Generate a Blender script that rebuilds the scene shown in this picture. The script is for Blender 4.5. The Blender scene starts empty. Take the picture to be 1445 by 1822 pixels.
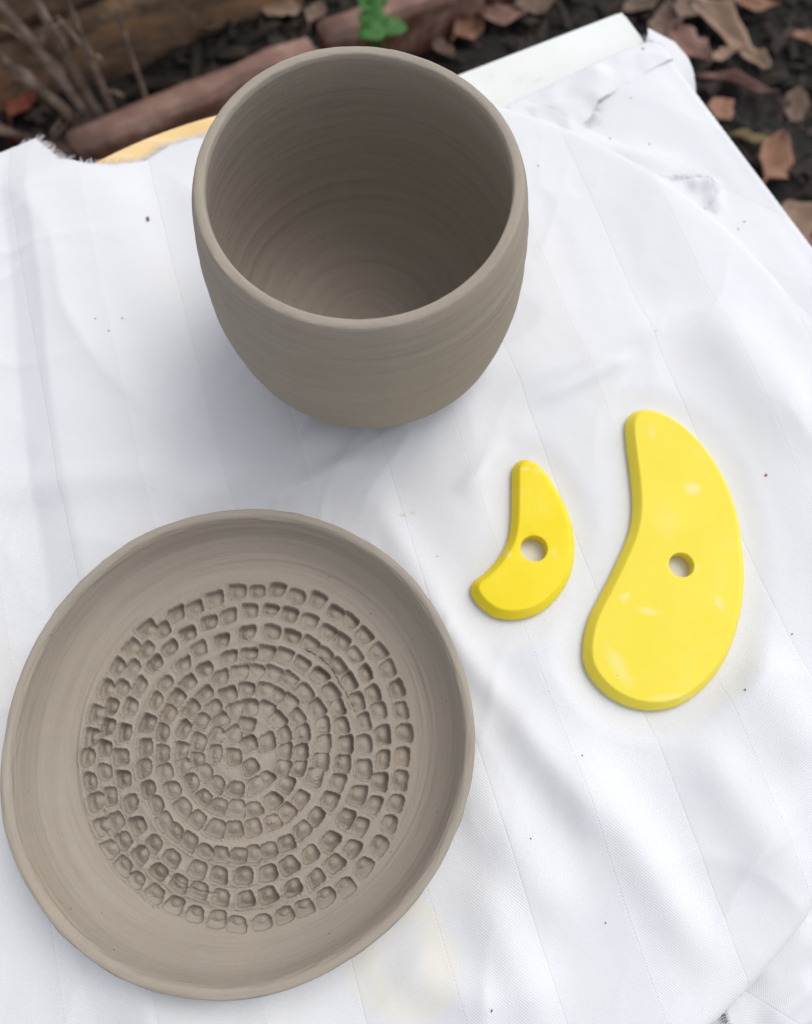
import bpy, bmesh, math, random
import numpy as np
from mathutils import Vector, noise as mn
rnd = random.Random(7)
rng = np.random.default_rng(7)
S = bpy.context.scene
COL = S.collection
R = math.radians

# ---------------------------------------------------------------- camera
CAM_H, PITCH = 0.30, R(72)
cd = bpy.data.cameras.new('camera')
cam = bpy.data.objects.new('camera', cd); COL.objects.link(cam)
cam.location = (0, 0, CAM_H)
cam.rotation_euler = (R(90) - PITCH, 0, 0)
cd.sensor_fit = 'HORIZONTAL'; cd.sensor_width = 36; cd.lens = 36 * 1450 / 1445
cd.clip_start = 0.01; cd.clip_end = 100
cd.dof.use_dof = True
cd.dof.focus_distance = 0.262
cd.dof.aperture_fstop = (cd.lens / 1000) / 0.0031
S.camera = cam

# ---------------------------------------------------------------- light
SUN_EL, SUN_AZ = R(58), R(42)          # azimuth from +x towards +y
w = bpy.data.worlds.new('World'); S.world = w; w.use_nodes = True
nt = w.node_tree
sky = nt.nodes.new('ShaderNodeTexSky'); sky.sky_type = 'NISHITA'; sky.sun_disc = False
sky.sun_elevation = SUN_EL; sky.sun_rotation = R(90) - SUN_AZ
sky.air_density = 1.0; sky.dust_density = 1.6; sky.ozone_density = 0.4
bg = nt.nodes['Background']; bg.inputs['Strength'].default_value = 0.15
hs = nt.nodes.new('ShaderNodeHueSaturation'); hs.inputs['Saturation'].default_value = 0.22   # thin overcast: greyer than a clear sky
nt.links.new(sky.outputs[0], hs.inputs['Color']); nt.links.new(hs.outputs[0], bg.inputs['Color'])
sd = bpy.data.lights.new('sun', 'SUN'); sd.energy = 0.95; sd.angle = R(38); sd.color = (1.0, 0.975, 0.94)
sun = bpy.data.objects.new('sun', sd); COL.objects.link(sun)
sv = Vector((math.cos(SUN_EL) * math.cos(SUN_AZ), math.cos(SUN_EL) * math.sin(SUN_AZ), math.sin(SUN_EL)))
sun.rotation_euler = sv.to_track_quat('Z', 'Y').to_euler()
S.view_settings.view_transform = 'Standard'; S.view_settings.look = 'None'
S.view_settings.exposure = 0.52; S.view_settings.gamma = 1.0
S.cycles.use_denoising = True
S.cycles.max_bounces = 8; S.cycles.diffuse_bounces = 5

# ---------------------------------------------------------------- measured outlines (0.1 mm, ground in mm)
STAMPS=[[-564,-68],[-557,-1],[-549,79],[-523,166],[-493,243],[-453,314],[-401,381],[-343,375],[-300,433],[-233,455],[-162,490],[-81,518],[-7,518],[65,524],[140,499],[217,487],[283,440],[339,408],[389,354],[441,296],[475,234],[510,164],[525,90],[537,14],[529,-66],[524,-143],[508,-218],[486,-285],[453,-352],[403,-418],[343,-482],[276,-511],[207,-543],[142,-565],[70,-586],[-12,-593],[-77,-578],[-151,-563],[-221,-535],[-289,-501],[-354,-459],[-403,-416],[-454,-364],[-490,-293],[-518,-213],[-545,-149],[-397,302],[-440,237],[-471,166],[-500,102],[-506,33],[-507,-40],[-499,-118],[-470,-197],[-444,-278],[-410,-338],[-349,-383],[-283,-434],[-212,-470],[-144,-490],[-70,-513],[13,-518],[84,-506],[166,-484],[242,-454],[303,-409],[361,-364],[387,-294],[432,-224],[451,-149],[462,-74],[461,7],[445,90],[424,148],[396,219],[354,284],[309,333],[257,369],[189,408],[115,431],[44,449],[-30,447],[-108,424],[-177,402],[-251,361],[-312,308],[-361,254],[-407,174],[-433,102],[-443,14],[-448,-68],[-431,-140],[-397,-218],[-367,-291],[-307,-348],[-243,-393],[-154,-428],[-81,-445],[1,-447],[81,-439],[150,-416],[220,-380],[287,-338],[339,-267],[377,-192],[396,-107],[395,-23],[394,50],[369,123],[338,189],[297,243],[248,287],[192,324],[128,351],[54,367],[-35,365],[-126,336],[-206,305],[-258,249],[-316,183],[-344,122],[-366,45],[-364,-37],[-363,-104],[-343,-173],[-310,-224],[-280,-277],[-240,-310],[-189,-341],[-133,-372],[-80,-382],[-21,-385],[29,-380],[80,-369],[139,-346],[190,-306],[236,-262],[280,-210],[307,-151],[323,-88],[330,-27],[316,39],[301,100],[273,152],[234,213],[168,252],[103,284],[38,294],[-24,287],[-96,276],[-179,234],[-235,186],[-270,134],[-295,77],[-310,14],[-304,-57],[-291,-118],[-260,-176],[-219,-232],[-169,-271],[-102,-299],[-40,-301],[22,-298],[89,-280],[135,-248],[180,-207],[226,-134],[247,-82],[254,-23],[249,39],[227,96],[180,152],[125,198],[64,219],[4,227],[-54,221],[-121,203],[-172,146],[-216,96],[-237,25],[-239,-46],[-230,-98],[-196,-151],[-150,-200],[-96,-227],[-35,-234],[22,-239],[86,-210],[131,-159],[171,-105],[177,-51],[180,13],[158,67],[128,117],[83,140],[41,162],[-25,164],[-89,146],[-137,100],[-177,50],[-183,-20],[-182,-77],[-152,-120],[-107,-159],[-43,-173],[26,-159],[59,-140],[115,-105],[121,-49],[116,7],[90,59],[47,96],[-9,102],[-63,90],[-108,54],[-121,5],[-120,-57],[-55,-68],[3,-101],[-5,-23],[-63,5],[-17,39],[58,-18]]
BIG=[[874,1337],[890,1371],[924,1394],[960,1398],[1011,1388],[1070,1354],[1122,1306],[1171,1243],[1213,1166],[1244,1085],[1264,1000],[1273,916],[1273,824],[1268,733],[1251,634],[1228,556],[1193,470],[1151,395],[1097,330],[1035,276],[966,239],[891,224],[826,229],[764,250],[711,285],[668,335],[645,386],[644,442],[655,499],[679,566],[718,634],[762,708],[807,793],[843,865],[863,927],[874,1000],[876,1085],[874,1171],[871,1259]]
SMALL=[[415,1139],[432,1169],[458,1182],[483,1180],[517,1160],[551,1117],[583,1058],[609,1000],[626,947],[637,885],[638,824],[629,763],[611,708],[579,654],[533,605],[483,571],[425,554],[372,551],[320,564],[274,600],[246,639],[242,673],[257,698],[292,723],[332,763],[368,814],[391,865],[402,927],[407,1000],[411,1074]]
HB=[1023,748]
HS=[478,811]
UTOP=[[-1806,2811],[-1733,2843],[-1648,2748],[-1560,2704],[-1453,2663],[-1325,2651],[-1177,2691],[-1083,2780],[-957,2808],[-830,2824],[-523,2866],[-58,2914],[279,2947],[410,2973],[502,2979]]
LTOP=[[502,3125],[730,3258],[948,3393],[1214,3535],[1330,3509]]
LBOT=[[1156,-930],[1096,-801],[1072,-713],[954,-414],[627,822],[400,2131],[399,2915]]
FLAP=[[493,3099],[726,3244],[943,3379],[1207,3520],[1332,3502],[1344,3422],[1130,3283],[939,3133],[905,3047],[803,2936],[711,2980]]
CRUMB=[[-1115,2292],[-1168,1795],[-1213,1732],[593,2603],[1030,1748],[1405,1119],[118,792],[418,-197],[609,70],[1413,497],[1203,293],[271,-704],[509,-767],[-1272,1785],[658,-458]]
CRUMBL=[[1165,2882],[1176,3433],[1103,3171],[1533,2403],[979,2915],[1566,2443]]
STAIN=[[-16,936],[-5,-559],[-1459,374],[1141,1635],[502,1846],[-60,-624]]
LEAF=[[384,865],[420,906],[339,888],[339,826],[378,817],[418,813],[389,772],[365,733],[396,695],[408,661],[428,581],[440,536],[484,846],[312,865],[112,883],[77,870],[46,837],[17,852],[-153,897],[-15,888],[-112,899],[157,897],[-264,821],[460,754],[-318,856],[288,899],[-234,865],[-445,745]]
SPB = [(0.0136, 0.0251, 0.0036000000000000003, 0.0036000000000000003, 0, 0.6), (-0.0157, -0.0169, 0.0028, 0.0018000000000000002, 0.8, 0.55), (-0.0079, -0.0223, 0.005200000000000001, 0.0016, -0.25, 0.5), (0.0187, -0.019, 0.0024000000000000002, 0.0036000000000000003, 0.3, 0.55), (-0.0202, -0.042, 0.0032, 0.01, 0.45, 0.4), (0.0003, 0.0485, 0.0024000000000000002, 0.0036000000000000003, 0, 0.3), (0.0022, 0.0116, 0.006, 0.008, 0, 0.12), (0.0119, -0.0059, 0.0016, 0.0016, 0, 0.3), (-0.0012, -0.0528, 0.012, 0.0016, 0.1, 0.35)]
SPS = [(0.001, 0.0282, 0.002, 0.0012000000000000001, 0, 0.5), (-0.0068, -0.0055, 0.0016, 0.0024000000000000002, 0, 0.45), (0.01, -0.0055, 0.0014, 0.0024000000000000002, 0, 0.3), (0.0053, 0.027, 0.0024000000000000002, 0.0016, -0.5, 0.3)]

# ---------------------------------------------------------------- helpers
def tag(o, label=None, cat=None, group=None, kind=None):
    if label: o['label'] = label
    if cat: o['category'] = cat
    if group: o['group'] = group
    if kind: o['kind'] = kind
    return o

def link(name, me, mat=None, parent=None, smooth=True):
    o = bpy.data.objects.new(name, me); COL.objects.link(o)
    if mat: me.materials.append(mat)
    if parent: o.parent = parent
    if smooth: me.polygons.foreach_set('use_smooth', [True] * len(me.polygons))
    return o

def mesh(name, v, f):
    me = bpy.data.meshes.new(name)
    v = np.asarray(v, dtype=float)
    me.from_pydata(v.tolist(), [], f if isinstance(f, list) else np.asarray(f).tolist())
    me.update()
    return me

def empty(name, loc=(0, 0, 0), rz=0):
    o = bpy.data.objects.new(name, None); COL.objects.link(o); o.location = loc; o.rotation_euler[2] = rz
    o.empty_display_size = .02
    return o

def sstep(a, b, x):
    t = np.clip((x - a) / (b - a), 0, 1); return t * t * (3 - 2 * t)

def vnoise(x, y, seed=0, grid=64):
    """smooth 2-D value noise, period = grid cells"""
    g = np.random.default_rng(seed).uniform(-1, 1, (grid, grid))
    xi = np.floor(x).astype(int); yi = np.floor(y).astype(int)
    fx = x - xi; fy = y - yi
    fx = fx * fx * (3 - 2 * fx); fy = fy * fy * (3 - 2 * fy)
    G = lambda a, b: g[a % grid, b % grid]
    return (G(xi, yi) * (1 - fx) + G(xi + 1, yi) * fx) * (1 - fy) + (G(xi, yi + 1) * (1 - fx) + G(xi + 1, yi + 1) * fx) * fy

def smooth_loop(P, n=6):
    P = np.asarray(P, float); out = []
    m = len(P)
    for i in range(m):
        p0, p1, p2, p3 = P[i - 1], P[i], P[(i + 1) % m], P[(i + 2) % m]
        for k in range(n):
            t = k / n
            out.append(.5 * ((2 * p1) + (-p0 + p2) * t + (2 * p0 - 5 * p1 + 4 * p2 - p3) * t * t + (-p0 + 3 * p1 - 3 * p2 + p3) * t ** 3))
    return np.array(out)

def inside(px, py, poly):
    res = np.zeros(px.shape, bool)
    n = len(poly)
    for i in range(n):
        x1, y1 = poly[i]; x2, y2 = poly[(i + 1) % n]
        if y1 == y2: continue
        c = ((y1 > py) != (y2 > py)) & (px < (x2 - x1) * (py - y1) / (y2 - y1) + x1)
        res ^= c
    return res

def to_poly(px, py, poly):
    """nearest point on the outline"""
    best = np.full(px.shape, 1e9); bx = px.copy(); by = py.copy()
    n = len(poly)
    for i in range(n):
        a = poly[i]; b = poly[(i + 1) % n]; d = b - a; L = d @ d
        if L < 1e-14: continue
        t = np.clip(((px - a[0]) * d[0] + (py - a[1]) * d[1]) / L, 0, 1)
        qx = a[0] + t * d[0]; qy = a[1] + t * d[1]
        e = (qx - px) ** 2 + (qy - py) ** 2
        m = e < best
        best[m] = e[m]; bx[m] = qx[m]; by[m] = qy[m]
    return bx, by, np.sqrt(best)

def seg_dist(x, y, a, b):
    """distance to segment, position along it 0..1, signed side"""
    a = np.array(a); b = np.array(b); d = b - a; L = math.hypot(*d)
    t = ((x - a[0]) * d[0] + (y - a[1]) * d[1]) / L ** 2
    s = ((x - a[0]) * -d[1] + (y - a[1]) * d[0]) / L
    return t, s

# ---------------------------------------------------------------- materials
class NT:
    def __init__(s, name, rough=.8, spec=.3):
        s.m = bpy.data.materials.new(name); s.m.use_nodes = True
        s.t = s.m.node_tree; s.b = s.t.nodes['Principled BSDF']
        s.b.inputs['Roughness'].default_value = rough
        s.b.inputs['Specular IOR Level'].default_value = spec
    def n(s, typ, **kw):
        nd = s.t.nodes.new(typ)
        for k, v in kw.items():
            if k.startswith('_'): setattr(nd, k[1:], v)
            else:
                key = int(k[1:]) if k[0] == 'i' and k[1:].isdigit() else k.replace('_', ' ')
                sock = nd.inputs[key]
                if isinstance(v, bpy.types.NodeSocket): s.t.links.new(v, sock)
                else: sock.default_value = v
        return nd
    def l(s, a, b): s.t.links.new(a, b)
    def coord(s, which='Object'): return s.n('ShaderNodeTexCoord').outputs[which]
    def noise(s, vec, scale, detail=4, rough=.5, out='Fac', dist=0):
        nd = s.n('ShaderNodeTexNoise', Scale=scale, Detail=detail, Roughness=rough, Distortion=dist)
        s.l(vec, nd.inputs['Vector']); return nd.outputs[out]
    def ramp(s, fac, stops):
        nd = s.n('ShaderNodeValToRGB'); s.l(fac, nd.inputs[0]); e = nd.color_ramp.elements
        while len(e) < len(stops): e.new(.5)
        for i, (p, c) in enumerate(stops):
            e[i].position = p; e[i].color = (c, c, c, 1) if isinstance(c, (int, float)) else (*c, 1)
        return nd.outputs[0]
    def mix(s, fac, a, b, mode='MIX'):
        nd = s.n('ShaderNodeMix', _data_type='RGBA', _blend_type=mode)
        for sock, v in ((nd.inputs[0], fac), (nd.inputs[6], a), (nd.inputs[7], b)):
            if isinstance(v, bpy.types.NodeSocket): s.l(v, sock)
            elif isinstance(v, (int, float)): sock.default_value = v
            else: sock.default_value = (*v, 1)
        return nd.outputs[2]
    def math(s, op, a, b=None):
        nd = s.n('ShaderNodeMath', _operation=op)
        for sock, v in ((nd.inputs[0], a), (nd.inputs[1], b)):
            if v is None: continue
            if isinstance(v, bpy.types.NodeSocket): s.l(v, sock)
            else: sock.default_value = v
        return nd.outputs[0]
    def bump(s, h, strength=.5, dist=.001, normal=None):
        nd = s.n('ShaderNodeBump', Strength=strength, Distance=dist); s.l(h, nd.inputs['Height'])
        if normal: s.l(normal, nd.inputs['Normal'])
        return nd.outputs[0]
    def color(s, c):
        if isinstance(c, bpy.types.NodeSocket): s.l(c, s.b.inputs['Base Color'])
        else: s.b.inputs['Base Color'].default_value = (*c, 1)
    def normal(s, n): s.l(n, s.b.inputs['Normal'])

def clay_material():
    M = NT('unfired_clay', .88, .22)
    co = M.coord()
    sep = M.n('ShaderNodeSeparateXYZ', Vector=co)
    rad = M.math('SQRT', M.math('ADD', M.math('MULTIPLY', sep.outputs[0], sep.outputs[0]), M.math('MULTIPLY', sep.outputs[1], sep.outputs[1])))
    cyl = M.n('ShaderNodeCombineXYZ', X=rad, Z=sep.outputs[2]).outputs[0]
    # stretched round the wheel axis: position along the throwing line varies slowly
    ang = M.n('ShaderNodeVectorMath', _operation='SCALE'); M.l(co, ang.inputs[0]); ang.inputs['Scale'].default_value = .05
    cyl2 = M.n('ShaderNodeVectorMath', _operation='ADD'); M.l(cyl, cyl2.inputs[0]); M.l(ang.outputs[0], cyl2.inputs[1])
    rings = M.noise(cyl2.outputs[0], 420, 5, .65)
    fine = M.noise(co, 2600, 3, .6)
    blot = M.noise(co, 28, 5, .6, dist=.6)
    base = M.ramp(blot, [(.3, (.284, .243, .196)), (.5, (.302, .260, .212)), (.7, (.316, .266, .208))])
    c = M.mix(M.ramp(rings, [(.35, 0.0), (.7, .55)]), base, (.365, .325, .275))
    c = M.mix(M.ramp(rings, [(.22, .35), (.4, 0.0)]), c, (.238, .202, .164))
    c = M.mix(M.ramp(fine, [(.42, .18), (.56, 0.0)]), c, (.21, .182, .152))
    speck = M.n('ShaderNodeTexVoronoi', Scale=260.0, Randomness=1.0); M.l(co, speck.inputs['Vector'])
    pick = M.n('ShaderNodeSeparateColor', Color=speck.outputs['Color']).outputs[0]
    sm = M.math('MULTIPLY', M.ramp(speck.outputs['Distance'], [(.05, 1.0), (.10, 0.0)]), M.ramp(pick, [(.86, 0.0), (.89, .75)]))
    c = M.mix(sm, c, (.075, .06, .05))
    light = M.n('ShaderNodeTexVoronoi', Scale=330.0, Randomness=1.0); M.l(co, light.inputs['Vector'])
    pick2 = M.n('ShaderNodeSeparateColor', Color=light.outputs['Color']).outputs[1]
    c = M.mix(M.math('MULTIPLY', M.ramp(light.outputs['Distance'], [(.05, 1.0), (.11, 0.0)]), M.ramp(pick2, [(.92, 0.0), (.95, .5)])), c, (.5, .44, .37))
    M.color(c)
    b1 = M.bump(rings, .45, .0006)
    b2 = M.bump(fine, .35, .0002, b1)
    gr = M.noise(co, 700, 4, .7)
    M.normal(M.bump(gr, .22, .0004, b2))
    return M.m

def cloth_material(name, ang=17, period=.0305, off=.0508, warm=(.668, .668, .682)):
    M = NT(name, .62, .25)
    co = M.coord()
    mp = M.n('ShaderNodeMapping', _vector_type='POINT'); M.l(co, mp.inputs['Vector'])
    mp.inputs['Rotation'].default_value = (0, 0, -R(ang))      # x becomes the coordinate across the stripes
    sp = M.n('ShaderNodeSeparateXYZ', Vector=mp.outputs[0])
    X = M.math('ADD', sp.outputs[0], M.math('MULTIPLY', M.math('SUBTRACT', M.noise(co, 9, 2), .5), .003)); Y = sp.outputs[1]
    u = M.math('DIVIDE', M.math('SUBTRACT', X, off), period)
    fr = M.math('FRACT', M.math('ADD', M.math('MULTIPLY', u, .5), 50.0))
    band = M.math('GREATER_THAN', fr, .5)
    edge = M.math('ABSOLUTE', M.math('SUBTRACT', M.math('FRACT', M.math('ADD', u, 50.5)), .5))
    line = M.ramp(edge, [(.0, 1.0), (.016, 0.0)])
    def twill(kx, ky, per):
        a = M.math('ADD', M.math('MULTIPLY', X, kx), M.math('MULTIPLY', Y, ky))
        return M.math('ADD', M.math('MULTIPLY', M.math('SINE', M.math('MULTIPLY', a, 2 * math.pi / per)), .5), .5)
    wa = twill(.80, .60, .00078); wb = twill(-.45, .89, .00070)
    weave = M.n('ShaderNodeMix', _data_type='FLOAT'); M.l(band, weave.inputs[0]); M.l(wa, weave.inputs[2]); M.l(wb, weave.inputs[3])
    wv = weave.outputs[0]
    slub = M.noise(co, 1500, 3, .6)
    stain = M.n('ShaderNodeAttribute', _attribute_name='stain')
    c = M.mix(band, warm, tuple(x * .955 for x in warm))
    c = M.mix(M.math('MULTIPLY', wv, .17), c, (.60, .60, .64))
    c = M.mix(M.ramp(slub, [(.35, .14), (.5, 0.0)]), c, (.55, .55, .57))
    c = M.mix(M.ramp(M.noise(co, 14, 4, .55), [(.3, 0.0), (.7, .22)]), c, (.69, .725, .79))
    c = M.mix(M.ramp(M.noise(co, 11, 3, .5, dist=.3), [(.55, 0.0), (.8, .16)]), c, (.72, .69, .70))
    c = M.mix(M.math('MULTIPLY', line, M.ramp(M.noise(co, 400, 2), [(.42, 0.02), (.6, .20)])), c, (.55, .54, .55))
    c = M.mix(stain.outputs['Alpha'], c, stain.outputs['Color'])
    sk = M.n('ShaderNodeTexVoronoi', Scale=95.0); M.l(co, sk.inputs['Vector'])
    pk = M.n('ShaderNodeSeparateColor', Color=sk.outputs['Color']).outputs[0]
    c = M.mix(M.math('MULTIPLY', M.ramp(sk.outputs['Distance'], [(.018, 1.0), (.04, 0.0)]), M.ramp(pk, [(.90, 0.0), (.92, .55)])), c, (.30, .27, .25))
    M.color(c)
    b1 = M.bump(wv, .35, .00016)
    b2 = M.bump(slub, .35, .00012, b1)
    b3 = M.bump(M.math('ADD', M.math('MULTIPLY', line, -1.0), M.math('MULTIPLY', band, .6)), .6, .00012, b2)
    M.normal(M.bump(M.noise(co, 70, 3, .5), .35, .0012, b3))
    M.b.inputs['Sheen Weight'].default_value = .08
    return M.m

def rib_material(name, c0, c1, spots, scuff=(.76, .70, .34), speck=.95):
    M = NT(name, .62, .22)
    co = M.coord()
    c = M.mix(M.ramp(M.noise(co, 60, 3), [(.35, 0.0), (.7, 1.0)]), c0, c1)
    sc = M.noise(co, 75, 3, .55, dist=.4)
    c = M.mix(M.ramp(sc, [(.62, 0.0), (.8, .14)]), c, scuff)
    scr = M.n('ShaderNodeMapping'); M.l(co, scr.inputs['Vector']); scr.inputs['Scale'].default_value = (1, 9, 1); scr.inputs['Rotation'].default_value = (0, 0, .7)
    c = M.mix(M.ramp(M.noise(scr.outputs[0], 120, 4, .6), [(.62, 0.0), (.8, .16)]), c, (.8, .78, .55))
    nz = M.n('ShaderNodeVectorMath', _operation='SCALE'); M.l(M.noise(co, 260, 3, .6, out='Color'), nz.inputs[0]); nz.inputs['Scale'].default_value = .0035
    wob = M.n('ShaderNodeVectorMath', _operation='ADD'); M.l(co, wob.inputs[0]); M.l(nz.outputs[0], wob.inputs[1])
    for (sx, sy, rx, ry, rot, a) in spots:      # dried clay smudges wiped over the face
        mp = M.n('ShaderNodeMapping', _vector_type='TEXTURE'); M.l(wob.outputs[0], mp.inputs['Vector'])
        mp.inputs['Location'].default_value = (sx + .00175, sy + .00175, .006); mp.inputs['Rotation'].default_value = (0, 0, rot); mp.inputs['Scale'].default_value = (rx, ry, .02)
        ln = M.n('ShaderNodeVectorMath', _operation='LENGTH'); M.l(mp.outputs[0], ln.inputs[0])
        c = M.mix(M.ramp(ln.outputs['Value'], [(.35, a), (1.0, 0.0)]), c, scuff)
    vo = M.n('ShaderNodeTexVoronoi', Scale=240.0); M.l(co, vo.inputs['Vector'])
    pk = M.n('ShaderNodeSeparateColor', Color=vo.outputs['Color']).outputs[0]
    c = M.mix(M.math('MULTIPLY', M.ramp(vo.outputs['Distance'], [(.04, 1.0), (.09, 0.0)]), M.ramp(pk, [(speck, 0.0), (speck + .02, .6)])), c, (.34, .28, .15))
    M.color(c)
    M.normal(M.bump(M.noise(co, 900, 4, .6), .18, .0003, M.bump(M.noise(co, 60, 2), .2, .0012)))
    M.b.inputs['Subsurface Weight'].default_value = .12
    M.b.inputs['Subsurface Radius'].default_value = (.004, .003, .0005)
    M.b.inputs['Subsurface Scale'].default_value = 1.0
    return M.m

def simple(name, stops, scale=40, rough=.8, bump=.4, bscale=None, bdist=.002, detail=5, dist=.3, stretch=None):
    M = NT(name, rough, .25)
    co = M.coord()
    if stretch:
        mp = M.n('ShaderNodeMapping'); M.l(co, mp.inputs['Vector']); mp.inputs['Scale'].default_value = stretch; co = mp.outputs[0]
    M.color(M.ramp(M.noise(co, scale, detail, .6, dist=dist), stops))
    M.normal(M.bump(M.noise(co, bscale or scale * 3, 5, .65), bump, bdist))
    return M.m

CLAY = clay_material()
CLOTH = cloth_material('white_sateen_cloth')
CLOTH2 = cloth_material('lower_white_cloth', 60, .0305, .01, (.66, .665, .68))
THREAD = simple('cotton_thread', [(.3, (.70, .71, .75)), (.7, (.78, .78, .81))], 300)
YEL1 = rib_material('yellow_polymer', (.755, .62, .055), (.775, .64, .07), SPB)
YEL2 = rib_material('bright_yellow_polymer', (.77, .60, .014), (.79, .63, .03), SPS, speck=.91)
PINE = simple('varnished_pine', [(.3, (.68, .46, .20)), (.55, (.76, .54, .26)), (.75, (.80, .60, .32))], 24, .5, .15, 200, .0004, stretch=(1, 7, 1))
WHITE = simple('dirty_white_paint', [(.30, (.45, .45, .40)), (.40, (.66, .68, .65)), (.6, (.71, .725, .71))], 20, .55, .3, 90, .0008, detail=7)
SOIL = simple('dark_soil', [(.25, (.005, .005, .005)), (.5, (.014, .013, .012)), (.68, (.028, .024, .021)), (.85, (.07, .056, .046))], 34, .95, .9, 60, .012, detail=9)
CHIP = simple('soil_chips', [(.3, (.012, .010, .009)), (.55, (.035, .027, .022)), (.75, (.09, .06, .045)), (.9, (.17, .12, .09))], 9, .9)
BRICK = simple('weathered_red_brick', [(.25, (.03, .016, .012)), (.38, (.10, .042, .030)), (.50, (.15, .065, .045)), (.62, (.22, .135, .105)), (.78, (.38, .29, .24))], 30, .9, .7, 90, .004, detail=8)
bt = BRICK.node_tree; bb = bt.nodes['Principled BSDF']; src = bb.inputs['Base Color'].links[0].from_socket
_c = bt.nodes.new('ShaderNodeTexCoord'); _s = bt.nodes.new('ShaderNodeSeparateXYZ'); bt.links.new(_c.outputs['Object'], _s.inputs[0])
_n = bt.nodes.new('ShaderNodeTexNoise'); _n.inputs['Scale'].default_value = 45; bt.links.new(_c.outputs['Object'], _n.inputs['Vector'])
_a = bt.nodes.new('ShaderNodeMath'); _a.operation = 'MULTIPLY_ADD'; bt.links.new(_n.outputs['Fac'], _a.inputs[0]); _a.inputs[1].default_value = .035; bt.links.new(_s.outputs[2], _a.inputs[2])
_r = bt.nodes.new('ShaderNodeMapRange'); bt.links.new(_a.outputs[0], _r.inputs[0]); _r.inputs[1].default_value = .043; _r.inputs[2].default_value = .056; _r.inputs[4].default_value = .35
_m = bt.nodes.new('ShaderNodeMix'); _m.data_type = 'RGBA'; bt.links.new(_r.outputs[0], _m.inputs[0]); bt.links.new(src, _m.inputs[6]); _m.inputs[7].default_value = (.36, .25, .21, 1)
bt.links.new(_m.outputs[2], bb.inputs['Base Color'])     # bricks turn paler towards the top, edge broken up by noise
WOOD = simple('weathered_timber', [(.25, (.030, .018, .012)), (.42, (.11, .068, .042)), (.54, (.20, .132, .085)), (.64, (.30, .165, .085)), (.8, (.22, .18, .14))], 13, .85, .7, 40, .006, detail=8, dist=1.2, stretch=(1, 1, 1.6))
TWIG = simple('dry_twig_bark', [(.3, (.09, .06, .045)), (.55, (.24, .17, .135)), (.75, (.40, .31, .26))], 50, .9, .6, 150, .002)
GREEN = simple('fresh_green_leaf', [(.3, (.016, .075, .010)), (.7, (.04, .14, .020))], 40, .5, .3, 120, .001)
REDT = simple('reddish_stem_bark', [(.3, (.09, .02, .018)), (.7, (.18, .05, .04))], 50, .8)
def leafmat(name, a, b):
    M = NT(name, .75, .3); co = M.coord()
    c = M.mix(M.ramp(M.noise(co, 45, 5, .6, dist=.5), [(.3, 0.0), (.7, 1.0)]), a, b)
    c = M.mix(M.ramp(M.noise(co, 25, 6, .7), [(.56, 0.0), (.66, .7)]), c, tuple(x * .35 for x in a))
    M.color(c); M.normal(M.bump(M.noise(co, 120, 4, .6), .5, .003)); return M.m
LEAFM = {'tan': leafmat('tan_leaf', (.22, .145, .10), (.34, .235, .17)), 'pink': leafmat('pinkish_leaf', (.19, .10, .08), (.29, .175, .14)),
         'orange': leafmat('orange_leaf', (.19, .09, .055), (.29, .165, .11)), 'brown': leafmat('brown_leaf', (.10, .065, .048), (.20, .135, .10)),
         'red': leafmat('red_leaf', (.20, .045, .03), (.26, .09, .06)), 'olive': leafmat('olive_leaf', (.16, .125, .05), (.22, .18, .09))}

# ---------------------------------------------------------------- lathe
def lathe(profile, nseg, wob=None, zfun=None):
    """closed lathe surface from (r, z) points; first and last have r = 0"""
    P = np.asarray(profile); th = np.linspace(0, 2 * math.pi, nseg, endpoint=False)
    mid = P[1:-1]; r = mid[:, 0][:, None] * np.ones(nseg); z = mid[:, 1][:, None] * np.ones(nseg)
    T = np.ones((len(mid), 1)) * th
    if wob is not None: r, z = wob(r, z, T)
    V = np.stack([r * np.cos(T), r * np.sin(T), z], -1).reshape(-1, 3)
    n = len(mid)
    V = np.vstack([V, [[0, 0, P[0, 1]], [0, 0, P[-1, 1]]]])
    k = np.arange(nseg); k2 = (k + 1) % nseg
    F = []
    for i in range(n - 1):
        F.append(np.stack([i * nseg + k, i * nseg + k2, (i + 1) * nseg + k2, (i + 1) * nseg + k], -1))
    F = np.vstack(F).tolist()
    a = n * nseg
    F += [[a, int(k2[j]), int(k[j])] for j in range(nseg)]
    F += [[a + 1, (n - 1) * nseg + int(k[j]), (n - 1) * nseg + int(k2[j])] for j in range(nseg)]
    return V, F

def catmull(pts, n):
    P = np.asarray(pts, float); P = np.vstack([2 * P[0] - P[1], P, 2 * P[-1] - P[-2]]); out = []
    for i in range(1, len(P) - 2):
        p0, p1, p2, p3 = P[i - 1:i + 3]
        for k in range(n):
            t = k / n
            out.append(.5 * ((2 * p1) + (-p0 + p2) * t + (2 * p0 - 5 * p1 + 4 * p2 - p3) * t * t + (-p0 + 3 * p1 - 3 * p2 + p3) * t ** 3))
    out.append(P[-2]); return np.array(out)

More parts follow.
